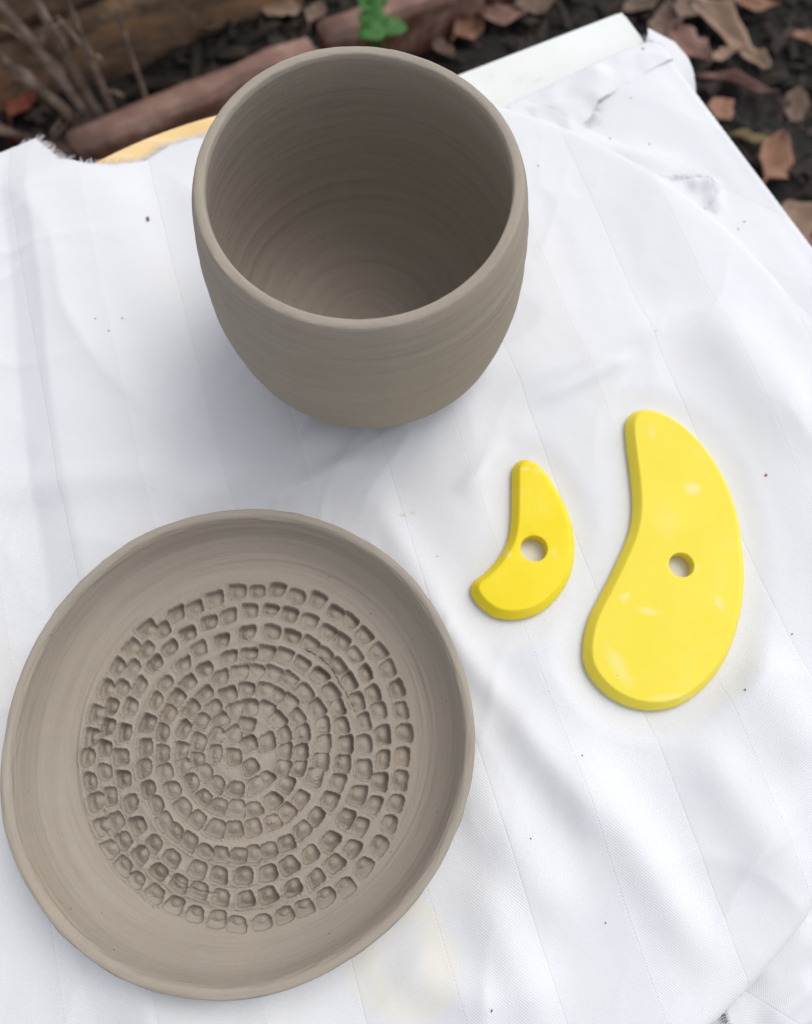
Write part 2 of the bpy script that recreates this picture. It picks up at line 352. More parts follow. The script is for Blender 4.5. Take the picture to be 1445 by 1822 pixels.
# ---------------------------------------------------------------- the tall cup
H = .094
outer = catmull([(.0300, .0003), (.0338, .0012), (.0392, .0048), (.0446, .0095), (.0492, .0160), (.0525, .0240), (.0549, .0360), (.0561, .0490), (.0559, .0640), (.0546, .0790), (.0533, .0885), (.0520, H - .0013)], 14)
rimp = catmull([(.0520, H - .0013), (.0514, H - .0003), (.0499, H), (.0485, H - .0003), (.0480, H - .0018)], 5)[1:]
inner = catmull([(.0480, H - .0018), (.0503, .080), (.0521, .066), (.0519, .052), (.0503, .040), (.0466, .0285), (.0408, .0200), (.0322, .0136), (.0205, .0098), (.0095, .0084), (.0028, .0088), (.0005, .0090)], 14)[1:]
prof = np.vstack([[(0, .0002)], [(.015, .0002)], [(.028, .0001)], outer, rimp, inner, [(0, .0090)]])
n_out = 3 + len(outer); n_rim = n_out + len(rimp)
def cup_wob(r, z, T):
    i = np.arange(len(r))[:, None] * np.ones_like(r)
    rr = r * (1 - .020 * (z / H) ** 1.5 * np.cos(2 * T) + .003 * np.cos(2 * T + .7) + .0025 * np.cos(3 * T + 2))
    zz = z + (z / H) ** 3 * (.0006 * np.cos(2 * T + 1) + .0004 * np.cos(3 * T))
    out_m = (i >= 4) & (i < n_out); in_m = i > n_rim
    # throwing ridges outside: a few shallow grooves, softly broken up round the wall
    g = 0
    for zc, wd, am in ((.0800, .0011, -.00045), (.0775, .0012, .00028), (.0710, .0012, -.0004), (.0685, .0012, .0003), (.0610, .0016, -.00030), (.0575, .0014, .00016), (.0480, .003, .0002), (.0380, .0016, -.00016), (.0270, .0016, -.00022), (.0235, .0014, .0002), (.0190, .0012, -.00018), (.0135, .001, .00018), (.0100, .001, -.00018)):
        g = g + am * np.exp(-((z - zc - .0012 * np.cos(T * 1 + zc * 300)) / wd) ** 2) * (.65 + .35 * np.cos(T * 2 + zc * 900))
    rr = rr + np.where(out_m, g, 0)
    # inside: spiral finger ridges, stronger towards the floor
    s = np.where(z > .016, (H - z) * 1.0, .066 + (.046 - r)) + T / (2 * math.pi) * .0062
    amp = np.where(in_m, .00004 + .00034 * sstep(.045, .012, z) * sstep(.001, .010, r), 0)
    rid = np.sin(s / .0062 * 2 * math.pi)  + .6 * np.sin(s / .0031 * 2 * math.pi + 1.3) * .5
    flat = sstep(.03, .012, z)
    rr = rr + amp * rid * (1 - flat)
    zz = zz + amp * rid * flat * 1.1
    # slightly nibbled rim
    rimm = (i >= n_out - 2) & (i <= n_rim + 3)
    nib = vnoise(T * 40 / (2 * math.pi) * 6, i * .3, 5, 240) * .00007 + vnoise(T * 12, i * .2, 6) * .00012
    zz = zz + np.where(rimm, nib, 0)
    return rr, zz
V, F = lathe(prof, 420, cup_wob)
cup = link('clay_cup', mesh('clay_cup', V, F), CLAY)
cup.location = (-.0144, .1748, .0002)
tag(cup, 'tall rounded grey-brown clay cup with open mouth and faint throwing rings', 'cup')

# ---------------------------------------------------------------- the stamped dish
DC = np.array([-.0550, .0136])
HD = .0245
FR = .0595     # radius of the finely meshed floor
outer = catmull([(.050, .0004), (.0555, .0010), (.0615, .0040), (.0675, .0095), (.0725, .0160), (.0760, .0218), (.0772, HD - .0012)], 8)
rimp = catmull([(.0772, HD - .0012), (.0768, HD - .0003), (.0757, HD), (.0745, HD - .0004), (.0737, HD - .0014)], 4)[1:]
inner = catmull([(.0737, HD - .0014), (.0727, .0197), (.0710, .0145), (.0686, .0104), (.0658, .0076), (.0630, .0058), (FR + .0012, .0047)], 12)[1:]
floor_r = np.linspace(FR + .0009, .0006, 250)
floor = np.stack([floor_r, np.full_like(floor_r, .0046)], -1)
prof = np.vstack([[(0, .0003)], [(.02, .0003)], outer, rimp, inner, floor, [(0, .0046)]])
n0 = 2 + len(outer); n1 = n0 + len(rimp)
ST = np.array(STAMPS, float) * 1e-4 + np.array([.0008, -.0003])
CEN = np.array([-.0014, -.0052])            # middle of the stamped spiral
def dish_wob(r, z, T):
    i = np.arange(len(r))[:, None] * np.ones_like(r)
    k = sstep(.048, .075, r)
    rr = r * (1 + k * (.006 * np.cos(2 * T - 1.9) + .0045 * np.cos(3 * T + .5) + .003 * np.cos(5 * T + 1.1) + .0016 * np.cos(9 * T)))
    zz = z + k * (z / HD) * (.0006 * np.cos(2 * T + 1) + .0004 * np.cos(3 * T + .3) + .0002 * np.cos(7 * T))
    rimz = (i >= n0 - 3) & (i <= n1 + 3)
    rr = rr + np.where(rimz, vnoise(T * 14, i * .35, 8) * .00018, 0)
    zz = zz + np.where(rimz, vnoise(T * 9, i * .35, 9) * .00015, 0)
    # double line just under the outer lip
    rr = rr - np.where(i < n0, .00045 * np.exp(-((z - .0222) / .0006) ** 2) * (.6 + .4 * np.cos(T - .2)), 0)
    inn = i > n1
    s = r + T / (2 * math.pi) * .004
    rg = np.sin(s / .0040 * 2 * math.pi) * .00010 + np.sin(s / .0017 * 2 * math.pi + 2) * .00005
    zz = zz + np.where(inn & (r > FR - .004), rg * (1 + vnoise(T * 3, s * 300, 3)), 0)
    # worn patch low on the left wall, where a thumb slipped
    zz = zz + np.where(inn, .0006 * np.exp(-((T - 3.85) / .35) ** 2 - ((r - .064) / .003) ** 2), 0)
    return rr, zz
V, F = lathe(prof, 1120, dish_wob)
X, Y = V[:, 0], V[:, 1]
ri = np.hypot(X, Y)
fl = (V[:, 2] > .003) & (ri < FR + .004) & (np.arange(len(V)) > (n1 * 1120))
idx = np.where(fl)[0]
x = X[idx]; y = Y[idx]; dz = np.zeros(len(idx))
gx = x - CEN[0]; gy = y - CEN[1]; gr = np.hypot(gx, gy); gt = np.arctan2(gy, gx)
nz = vnoise(x * 900 + 500, y * 900 + 500, 11) ; nz2 = vnoise(x * 2600 + 500, y * 2600 + 500, 12)
spring = np.random.default_rng(5)
depthmap = np.zeros(len(idx)); lip = np.zeros(len(idx))
for k, (sx, sy) in enumerate(ST):
    dx = x - sx; dy = y - sy
    near = np.where((np.abs(dx) < .006) & (np.abs(dy) < .006))[0]
    if not len(near): continue
    a = math.atan2(sy - CEN[1], sx - CEN[0]); R0 = math.hypot(sx - CEN[0], sy - CEN[1])
    a += spring.uniform(-.12, .12) + (spring.uniform(-1, 1) if R0 < .008 else 0)
    ca, sa = math.cos(a), math.sin(a)
    # nearest neighbour spacing keeps stamps apart
    d = np.hypot(ST[:, 0] - sx, ST[:, 1] - sy); d[k] = 1; near2 = np.sort(d)[:2].mean()
    hw_t = min(.0032, max(.0023, near2 * .555)) * spring.uniform(.93, 1.05); hw_r = .00272 * spring.uniform(.90, 1.10)
    wx = dx[near] + nz[near] * .00016 + nz2[near] * .00009
    wy = dy[near] + nz[near] * -.00014 + nz2[near] * .00009
    u = (wx * ca + wy * sa) / hw_r; v = (-wx * sa + wy * ca) / hw_t
    # trapezoid: wider outside; one rounded corner
    sk = spring.uniform(-.14, .14); v = v / (1 + .15 * u) + sk * u
    p = spring.uniform(2.6, 4.6)
    q = (np.abs(u) ** p + np.abs(v) ** p) ** (1 / p)
    dep = spring.uniform(.0020, .0031) * (.85 + .25 * sstep(.01, .045, R0))
    tilt_u = spring.uniform(.05, .45); tilt_v = spring.uniform(-.25, .25)
    dome = 1 - .50 * np.exp(-((u + .15) ** 2 + (v * 1.0) ** 2) / .35)
    body = np.clip(dep * dome * (1 + tilt_u * u + tilt_v * v) , 0, None)
    pit = body * sstep(1.04, .85, q)
    depthmap[near] = np.maximum(depthmap[near], pit)
    rag = np.clip(nz2[near], 0, 1)
    lip[near] = np.maximum(lip[near], np.exp(-((q - 1.08) / .12) ** 2) * (.00028 + .00055 * rag * (spring.random() < .45)))
dz = -depthmap + lip * (depthmap < .0004)
# torn crumbs in some pits
crumbs = np.clip(vnoise(x * 700, y * 700, 21) - .55, 0, 1) * np.clip(nz2 + .3, 0, 1) * (depthmap > .0005) * .0016
dz += crumbs
# pressed rings between the turns: raised ridge lines and a few drag lines
turn = gr + gt / (2 * math.pi) * .0056
dz += np.where(depthmap < .0004, .00020 * np.sin(turn / .0056 * 2 * math.pi) * sstep(.055, .048, gr), 0)
dz += vnoise(turn * 1500, gt * 2.0, 31) * .00005 + nz * .00005 + nz2 * .00003
# cracks
for (r0, t0, t1, wd, dp) in ((.0405, .28, 1.13, .00022, .0011), (.0300, .75, 1.9, .00018, .0006), (.0458, 4.05, 4.62, .0003, .0007), (.0245, .3, .9, .00016, .0005), (.0352, 1.3, 2.2, .00018, .0004)):
    rc = r0 + .0005 * np.sin(gt * 9) + vnoise(gt * 30, gt * 0 + 3, 41) * .00022
    m = sstep(t0, t0 + .1, gt % (2 * math.pi)) * sstep(t1, t1 - .1, gt % (2 * math.pi))
    dz -= dp * m * np.exp(-((gr - rc) / wd) ** 2)
# keep rim of the patch level with the wall
V[idx, 2] += dz * sstep(FR + .0035, FR + .0010, np.hypot(x, y))
dish = link('clay_dish', mesh('clay_dish', V, F), CLAY)
dish.location = (DC[0], DC[1], .0002)
tag(dish, 'shallow round grey-brown clay dish with spiral of square stamped dents on its floor', 'dish')

# ---------------------------------------------------------------- the yellow kidney ribs
def make_rib(name, outline, hole, hr, thick, chamfer, mat, label, spots):
    P = smooth_loop(np.array(outline) * 1e-4, 5)
    C0 = P.mean(0); P = P - C0; hc = np.array(hole) * 1e-4 - C0
    # even spacing
    d = np.r_[0, np.cumsum(np.hypot(*(np.roll(P, -1, 0) - P).T))]; n = 220
    PP = np.vstack([P, P[:1]]); s = np.linspace(0, d[-1], n, endpoint=False)
    P = np.stack([np.interp(s, d, PP[:, 0]), np.interp(s, d, PP[:, 1])], -1)
    for _ in range(3): P = P * .5 + (np.roll(P, 1, 0) + np.roll(P, -1, 0)) * .25
    t = np.roll(P, -1, 0) - np.roll(P, 1, 0); t /= np.hypot(*t.T)[:, None]
    N = np.stack([t[:, 1], -t[:, 0]], -1)
    area = .5 * np.sum(P[:, 0] * np.roll(P[:, 1], -1) - np.roll(P[:, 0], -1) * P[:, 1])
    if area < 0: N = -N
    def ring(inset, z):
        Q = P - N * inset
        for _ in range(int(inset * 2500)): Q = Q * .5 + (np.roll(Q, 1, 0) + np.roll(Q, -1, 0)) * .25
        return np.c_[Q, np.full(n, z)]
    zs = [(.0011, 0), (.0004, .0003), (.0, .0011), (.0, thick * .36), (.0003, thick * .42), (chamfer * .5, thick * .72), (chamfer * .88, thick * .95), (chamfer * 1.0, thick * .99), (chamfer * 1.15, thick)]
    rings = [ring(a, b) for a, b in zs]
    # top face: interpolate from the last outline ring to the hole ring in concentric loops, then down the hole
    th0 = rings[-1][:, :2] - hc; ang = np.arctan2(th0[:, 1], th0[:, 0])
    # monotone mapping of hole angle by arc share
    ua = np.unwrap(ang); 
    ua = np.linspace(ua[0], ua[0] + math.copysign(2 * math.pi, ua[-1] - ua[0]), n, endpoint=False) * .35 + ua * .65
    hol = lambda rr, z: np.c_[hc[0] + rr * np.cos(ua), hc[1] + rr * np.sin(ua), np.full(n, z)]
    top_out = rings[-1]; top_in = hol(hr + .0004, thick)
    bm = bmesh.new()
    vs = [[bm.verts.new(p) for p in rg] for rg in rings]
    hs = [[bm.verts.new(p) for p in rg] for rg in (hol(hr + .0004, thick), hol(hr + .0001, thick - .0002), hol(hr, thick - .0005), hol(hr, .0004), hol(hr + .0003, 0))]
    def bridge(A, B):
        for i in range(n):
            j = (i + 1) % n
            bm.faces.new((A[i], A[j], B[j], B[i]))
    for a, b in zip(vs[:-1], vs[1:]): bridge(a, b)
    for a, b in zip(hs[:-1], hs[1:]): bridge(a, b)
    # flat top and bottom with the hole, triangulated
    for A, B in ((vs[-1], hs[0]), (vs[0], hs[-1])):
        ed = []
        for L in (A, B):
            for i in range(n):
                e = bm.edges.get((L[i], L[(i + 1) % n])); ed.append(e)
        bmesh.ops.triangle_fill(bm, use_beauty=True, edges=ed)
    bmesh.ops.recalc_face_normals(bm, faces=bm.faces)
    me = bpy.data.meshes.new(name); bm.to_mesh(me); bm.free()
    o = link(name, me, mat, None, True)
    mod = o.modifiers.new('wn', 'WEIGHTED_NORMAL'); mod.keep_sharp = True
    o.location = (C0[0], C0[1], .00015)
    tag(o, label, 'pottery rib')
    return o
make_rib('pottery_rib', BIG, HB, .0046, .0062, .0026, YEL1, 'large scuffed yellow kidney-shaped pottery rib with one round hole', [])
make_rib('pottery_rib', SMALL, HS, .0050, .0064, .0026, YEL2, 'small bright yellow kidney-shaped pottery rib with clay specks beside its hole', [])

# ---------------------------------------------------------------- round board, white stool
BC = np.array([-.0224, .0959]); BR = .2060
def disc(name, r, z0, z1, mat, seg=256, bev=.0015):
    prof = [(0, z0), (r - bev, z0), (r, z0 + bev), (r, z1 - bev), (r - bev * .4, z1 - bev * .3), (r - bev * 1.4, z1), (0, z1)]
    V, F = lathe(prof, seg); return mesh(name, V, F)
bd = link('round_board', disc('round_board', BR, -.0170, -.0012, PINE), PINE, None, False)
bd.location = (BC[0], BC[1], 0)
tag(bd, 'round pale pine board showing its curved rim from under the white cloth', 'board')

TC = np.array([.1126, .3787]); U1 = np.array([-.8995, -.4368]); U2 = np.array([.4013, -.9159])
U1 /= np.hypot(*U1); U2 = np.array([-U1[1], U1[0]]); U2 = U2 if U2[1] < 0 else -U2
def slab(name, a0, a1, b0, b1, z0, z1, mat, parent, bev=.002):
    bm = bmesh.new(); bmesh.ops.create_cube(bm, size=1)
    for v in bm.verts:
        a = a0 + (v.co.x + .5) * (a1 - a0); b = b0 + (v.co.y + .5) * (b1 - b0)
        p = TC + U1 * a + U2 * b - np.array(st.location[:2]); v.co = (p[0], p[1], z0 + (v.co.z + .5) * (z1 - z0) - st.location[2])
    bmesh.ops.recalc_face_normals(bm, faces=bm.faces)
    bmesh.ops.bevel(bm, geom=bm.edges[:], offset=bev, segments=3, affect='EDGES')
    me = bpy.data.meshes.new(name); bm.to_mesh(me); bm.free()
    return link(name, me, mat, parent, False)
GZ = -.47
tcen = TC + U1 * .25 + U2 * .25
st = empty('white_stool', (tcen[0], tcen[1], GZ))
tag(st, 'white painted square stool with grubby stained corner, carrying the pine board', 'stool')
slab('stool_top', 0, .50, 0, .50, -.042, -.0200, WHITE, st, .003)
for a, b in ((.03, .03), (.435, .03), (.03, .435), (.435, .435)):
    slab('leg', a, a + .035, b, b + .035, GZ - .01, -.0425, WHITE, st)
for a0, a1, b0, b1 in ((.068, .432, .035, .055), (.068, .432, .445, .465), (.035, .055, .068, .432), (.445, .465, .068, .432)):
    slab('apron', a0, a1, b0, b1, -.095, -.0425, WHITE, st)

# ---------------------------------------------------------------- cloths
def sheet(name, poly, res, mapper, mat, parent=None, stain=None, thick=.00045, bounds=None):
    x0, y0 = poly.min(0) - res; x1, y1 = poly.max(0) + res
    nx = int((x1 - x0) / res) + 1; ny = int((y1 - y0) / res) + 1
    gx, gy = np.meshgrid(x0 + np.arange(nx) * res, y0 + np.arange(ny) * res)
    x = gx.ravel(); y = gy.ravel(); ins = inside(x, y, poly)
    q = (np.arange(ny - 1)[:, None] * nx + np.arange(nx - 1)).ravel()
    quads = np.stack([q, q + 1, q + nx + 1, q + nx], -1)
    keep = ins[quads].sum(1) >= 2
    quads = quads[keep]
    used = np.unique(quads); mp = -np.ones(nx * ny, int); mp[used] = np.arange(len(used))
    quads = mp[quads]; x = x[used]; y = y[used]; out = ~ins[used]
    bx, by, _ = to_poly(x[out], y[out], poly); x[out] = bx; y[out] = by
    V = mapper(x, y)
    me = mesh(name, V, quads)
    at = me.color_attributes.new('stain', 'FLOAT_COLOR', 'POINT')
    at2 = me.attributes
    col = np.zeros((len(x), 4), 'f')
    if stain is not None: col[:] = stain(x, y)
    at.data.foreach_set('color', col.ravel())
    o = link(name, me, mat, parent)
    sm = o.modifiers.new('solid', 'SOLIDIFY'); sm.thickness = thick; sm.offset = -1
    return o

def wrinkle(x, y, a, b, width, height, sharp=1.0):
    t, s = seg_dist(x, y, a, b)
    env = sstep(-.15, .25, t) * sstep(1.15, .75, t)
    return 1.35 * height * env * np.exp(-np.abs(s / width) ** (2 * sharp))

def clear(x, y):
    """1 where the cloth may rise, 0 under the things standing on it"""
    m = np.ones_like(x)
    m *= sstep(.054, .074, np.hypot(x - DC[0], y - DC[1]))
    m *= sstep(.034, .042, np.hypot(x + .0144, y - .1748))
    for ol in (BIG, SMALL):
        P = smooth_loop(np.array(ol) * 1e-4, 2)
        near = np.hypot(x - P[:, 0].mean(), y - P[:, 1].mean()) < .09
        if not near.any(): continue
        xs, ys = x[near], y[near]
        d = to_poly(xs, ys, P)[2]; d[inside(xs, ys, P)] = 0
        m[near] *= sstep(.0015, .013, d)
    return m

WR = [([-0.0855, 0.0989], [-0.0276, 0.132], 0.01, 0.003, 1), ([-0.0529, 0.1], [-0.0183, 0.1187], 0.004, 0.0016, 1), ([-0.027, 0.1093], [0.0527, 0.1635], 0.012, 0.0022, 1), ([0.0405, 0.1481], [0.1127, 0.1846], 0.009, 0.0026, 1), ([0.054, 0.1431], [0.0921, 0.1635], 0.003, 0.0012, 1), ([0.1269, 0.1846], [0.1612, 0.1235], 0.014, 0.003, 1), ([0.0212, 0.0004], [0.0519, -0.0459], 0.01, 0.003, 1), ([0.0359, 0.0254], [0.0651, -0.018], 0.007, 0.0026, 1), ([0.0572, 0.0099], [0.099, -0.0592], 0.009, 0.0034, 1), ([0.1029, 0.0099], [0.1287, -0.0321], 0.01, 0.0028, 1), ([0.0242, -0.0321], [0.0429, -0.0756], 0.01, 0.003, 1), ([-0.1317, 0.2594], [-0.0896, 0.1481], 0.016, 0.0016, 1), ([-0.0041, -0.0592], [0.0323, -0.0705], 0.008, 0.002, 1), ([-0.1583, 0.1046], [-0.0866, 0.1116], 0.008, 0.0018, 1), ([-0.0137, 0.1046], [0.0201, 0.0456], 0.007, 0.002, 1), ([0.014, 0.0518], [0.0358, 0.0234], 0.006, 0.0022, 1), ([-0.1103, -0.0641], [-0.0583, -0.0756], 0.01, 0.002, 1), ([0.1226, 0.0394], [0.1431, 0.0061], 0.012, 0.0024, 1), ([0.0214, 0.1046], [0.0396, 0.1235], 0.004, 0.0012, 1)]
WL = [([0.133, 0.2637], [0.1433, 0.2679], 0.0035, 0.0022, 1), ([0.1433, 0.2679], [0.1435, 0.251], 0.0035, 0.0022, 1), ([0.0779, 0.2931], [0.1379, 0.2717], 0.006, 0.0012, 1), ([0.1073, 0.2881], [0.1467, 0.2131], 0.012, 0.0012, 1), ([0.1181, -0.0662], [0.1432, -0.0486], 0.008, 0.0024, 1), ([0.1221, -0.0801], [0.1405, -0.0662], 0.004, 0.0022, 1)]
LS = [[-0.1285, 0.1046], [-0.1721, 0.2687]]
PATCH = [[1228, 2669], [1363, 2691], [1446, 2653], [1415, 2520], [1355, 2495]]
def relief(x, y):
    z = np.zeros_like(x)
    for a, b, wd, h, sh in WR: z = z + wrinkle(x, y, a, b, wd, h, sh)
    z = z + (vnoise(x * 14 + 30, y * 9 + 30, 51) * .5 + .5) * .0016
    z = z + (vnoise((x * .956 + y * .292) * 38 + 60, (y * .956 - x * .292) * 7 + 60, 52) * .5 + .5) * .0013
    z = z + (vnoise((x * .956 + y * .292) * 110 + 60, (y * .956 - x * .292) * 22 + 60, 53)) * .00022
    wx = x + vnoise(x * 22 + 60, y * 22 + 60, 54) * .012; wy = y + vnoise(x * 22 + 60, y * 22 + 60, 55) * .012
    for ang, fq, am, sd_ in ((.5, 17, .0034, 56), (-.9, 26, .0020, 57), (1.9, 38, .0011, 58), (-.3, 60, .0006, 59)):
        u = wx * math.cos(ang) + wy * math.sin(ang); v = -wx * math.sin(ang) + wy * math.cos(ang)
        z = z + am * (1 - np.abs(vnoise(u * fq + 90, v * fq * .35 + 90, sd_))) ** 5 * sstep(-.3, .6, vnoise(x * 10 + 80, y * 10 + 80, sd_ + 10))
    return np.clip(z, 0, None)

def left_step(x, y):
    """double layer ends along a crease near the left side: height falls by about 4 mm"""
    a = np.array(LS[0]); b = np.array(LS[1])
    t, s = seg_dist(x, y, a, b)            # s > 0 on the right-hand (east) side
    s = -s + .0012 * np.sin(t * 7)
    wdt = .015 - .003 * t
    return np.clip((s + wdt) / wdt, 0, 1) * (s < 0) + (s >= 0) * 1.0, s, t

def map_upper(x, y):
    dx = x - BC[0]; dy = y - BC[1]; rho = np.hypot(dx, dy); ux = dx / rho; uy = dy / rho
    th = np.arctan2(dy, dx)
    z = relief(x, y) * clear(x, y) * (.25 + .75 * sstep(.275, .235, y))
    # raised plateau left of which the cloth steps down
    stp, s, t = left_step(x, y)
    z = z + (.0060 * stp * sstep(.060, -.002, s)) * sstep(1.15, .85, t) * (.55 + .45 * sstep(.275, .20, y))
    z = z * sstep(.058, .082, np.hypot(x - DC[0], y - DC[1]))
    e = rho - (BR + .0005)
    left = sstep(R(112), R(125), np.abs(th)) * (th > 0) + (th < 0) * sstep(R(-120), R(-140), th)
    left = np.clip(left, 0, 1)
    # wrap over the board's edge
    rr = .0042
    arc = np.clip(e, 0, rr * math.pi / 2); down = np.clip(e - rr * math.pi / 2, 0, .0105); outw = np.clip(e - rr * math.pi / 2 - .0105, 0, None)
    px = np.where(e > 0, rr * np.sin(arc / rr) + outw + down * (.10 + 1.0 * sstep(R(38), R(18), th) * (th > R(-25))), e)
    pz = np.where(e > 0, -rr * (1 - np.cos(arc / rr)) - down, 0)
    # free-hanging on the left: droops in a slack curve
    slope = .22 + .10 * np.sin(th * 9)
    px2 = np.where(e > 0, e * .93, e); pz2 = np.where(e > 0, -(e ** 1.25) * slope * 1.6, 0)
    px = px * (1 - left) + px2 * left; pz = pz * (1 - left) + pz2 * left
    k = sstep(.012, -.006, e) * (1 - left) + left
    R2 = BR + .0005 + px
    return np.stack([BC[0] + ux * R2, BC[1] + uy * R2, z * k + pz + .0001], -1)

def stain_up(x, y):
    col = np.zeros((len(x), 4)); alpha = np.zeros(len(x)); rgb = np.tile([.6, .55, .45], (len(x), 1))
    P = np.array(STAIN) * 1e-4
    def spot(i, rx, ry, rot, c, a, seed, thr=.0, ring=False):
        nonlocal alpha, rgb
        dx = x - P[i][0]; dy = y - P[i][1]; u = (dx * math.cos(rot) + dy * math.sin(rot)) / rx; v = (-dx * math.sin(rot) + dy * math.cos(rot)) / ry
        q = np.hypot(u, v) + vnoise(x * 260 + 99, y * 260 + 99, seed) * .22
        m = (np.exp(-((q - .8) / .28) ** 2) * .9 + .45 * sstep(1, .6, q)) if ring else sstep(1.1, .3, q)
        if thr: m = m * sstep(thr, thr + .35, vnoise(x * 1400, y * 1400, seed + 1))
        m = m * a
        rgb = np.where((m > alpha)[:, None], c, rgb); alpha = np.maximum(alpha, m)
    spot(0, .0085, .0022, .75, [.42, .33, .25], .75, 61, .15)
    spot(1, .016, .021, .3, [.68, .64, .55], .55, 63, ring=True)
    spot(2, .011, .020, .2, [.68, .65, .58], .38, 64)
    spot(3, .003, .007, .2, [.72, .66, .50], .5, 65, .05)
    spot(5, .012, .010, .2, [.70, .66, .58], .30, 66)
    # gauzy worn patches
    return np.c_[rgb, alpha][:, [0, 1, 2, 3]] if False else np.c_[rgb, alpha]

upc = empty('upper_cloth', (BC[0], BC[1], 0))
tag(upc, 'white striped sateen cloth with frayed edge spread over the round board', 'cloth')
ut = np.array(UTOP) * 1e-4; ut[3:8, 1] -= .006; ut[8:10, 1] -= .004
# outline in flat cloth space: measured frayed top edge, then round the board and out past it
def ang_pts(a0, a1, rad, n=60):
    return [BC + rad * np.array([math.cos(R(a)), math.sin(R(a))]) for a in np.linspace(a0, a1, n)]
pol = list(ut) + ang_pts(72, -128, BR + .0215, 80) + ang_pts(-135, -192, BR + .045, 24) + [BC + .262 * np.array([math.cos(R(a)), math.sin(R(a))]) for a in (160, 152, 146, 141)]
pol = np.array(pol)
# fine raggedness along the torn top edge
def ragged(P, i0, i1, amp, step=.0012):
    out = []
    for i in range(len(P)):
        a = P[i]; b = P[(i + 1) % len(P)]; out.append(a)
        if i0 <= i < i1:
            L = math.hypot(*(b - a)); m = int(L / step); nrm = np.array([-(b - a)[1], (b - a)[0]]) / L
            for k in range(1, m): out.append(a + (b - a) * k / m + nrm * rnd.uniform(-amp, amp))
    return np.array(out)
pol = ragged(pol, 0, len(ut) - 2, .0004)
up = sheet('cloth_sheet', pol, .00135, map_upper, CLOTH, upc, None)
up.data.transform(__import__('mathutils').Matrix.Translation((-BC[0], -BC[1], 0)))
# (colour alpha carries how strongly the stain covers)
def set_stain(o, fn):
    me = o.data; n = len(me.vertices); co = np.empty(n * 3); me.vertices.foreach_get('co', co); co = co.reshape(-1, 3)
    c = fn(co[:, 0] + BC[0], co[:, 1] + BC[1]).astype('f')
    me.color_attributes['stain'].data.foreach_set('color', c.ravel())
set_stain(up, stain_up)

def threads(name, roots, dirs, parent, off, length=(.004, .010), rad=.00016, lift=.0015):
    V = []; F = []
    for p, d in zip(roots, dirs):
        L = rnd.uniform(*length); n = 5; c = np.array(p, float); d = np.array(d, float); d /= np.linalg.norm(d)
        side = np.cross(d, [0, 0, 1]); cur = rnd.uniform(-.9, .9); up_ = rnd.uniform(-.3, .6)
        b0 = len(V)
        for k in range(n):
            t = k / (n - 1); r = rad * (1 - .55 * t)
            q = c + d * L * t + side * cur * L * t * t * .6 + np.array([0, 0, 1]) * (up_ * L * t * (1 - t) * 1.2)
            for j in range(3):
                a = j * 2.0944; V.append(q + side * math.cos(a) * r + np.array([0, 0, math.sin(a) * r]))
        for k in range(n - 1):
            for j in range(3):
                j2 = (j + 1) % 3; F.append([b0 + k * 3 + j, b0 + k * 3 + j2, b0 + k * 3 + 3 + j2, b0 + k * 3 + 3 + j])
    V = np.array(V) - np.array(off)
    o = link(name, mesh(name, V, F), THREAD, parent); o['kind'] = 'stuff'; return o

def fray_along(P, mapper, n, outward, jitter=.35, i0=0, i1=None):
    P = np.asarray(P)[i0:i1]; seg = np.hypot(*np.diff(P, axis=0).T); cs = np.r_[0, np.cumsum(seg)]
    roots = []; dirs = []
    for _ in range(n):
        s = rnd.uniform(0, cs[-1]); k = min(np.searchsorted(cs, s) - 1, len(P) - 2); k = max(k, 0); t = (s - cs[k]) / seg[k]
        p = P[k] + (P[k + 1] - P[k]) * t; tg = (P[k + 1] - P[k]) / seg[k]; nr = np.array([-tg[1], tg[0]]) * outward
        d = nr + tg * rnd.uniform(-jitter * 2, jitter * 2)
        e = 1e-3
        A = mapper(np.array([p[0] - nr[0] * e, p[0] + d[0] * e]), np.array([p[1] - nr[1] * e, p[1] + d[1] * e]))
        roots.append(A[0]); dirs.append(A[1] - A[0])
    return roots, dirs
r_, d_ = fray_along(ut, map_upper, 170, 1, .5, 0, 7)
r2, d2 = fray_along(ut, map_upper, 150, 1, .6, 6, 10)
threads('frayed_threads', r_ + r2, d_ + d2, upc, (BC[0], BC[1], 0), (.0018, .0052), .00011)

# lower cloth: lies on the stool, wraps over its right-hand edge, top corner folded back
TZ = -.0190
lt = np.array(LTOP) * 1e-4; lb = np.array(LBOT) * 1e-4
E0 = TC.copy(); N2 = -U1                       # outward normal of the right-hand edge
def along(x, y): return (x - E0[0]) * U2[0] + (y - E0[1]) * U2[1], (x - E0[0]) * N2[0] + (y - E0[1]) * N2[1]
def map_lower(x, y):
    a, b = along(x, y)
    z = (vnoise(x * 30 + 9, y * 30 + 9, 71) * .5 + .5) * .0011 + (vnoise(x * 90 + 9, y * 90 + 9, 72) * .5 + .5) * .0004
    for p, q, wd, h, sh in WL: z = z + wrinkle(x, y, p, q, wd, h, sh)
    z = z * sstep(-.002, -.012, b)
    z = z * sstep(BR - .002, BR + .012, np.hypot(x - BC[0], y - BC[1]))
    rr = .003; e = b - .0005
    free = sstep(.085, .03, a)                 # near the folded corner the overhang stands out
    phi = (math.pi / 2) * (1 - .62 * free)     # final downward angle
    arc = np.clip(e, 0, None); turn = np.minimum(arc / rr, phi)
    over = np.clip(arc - rr * phi, 0, None)
    px = np.where(e > 0, rr * np.sin(turn) + over * np.cos(phi), e)
    pz = np.where(e > 0, -rr * (1 - np.cos(turn)) - over * np.sin(phi), 0)
    pz = pz + .0008
    shift = px + .0005 - b
    return np.stack([x + N2[0] * shift, y + N2[1] * shift, TZ + z + pz], -1)
def edge_pt(a, b): return E0 + U2 * a + N2 * b
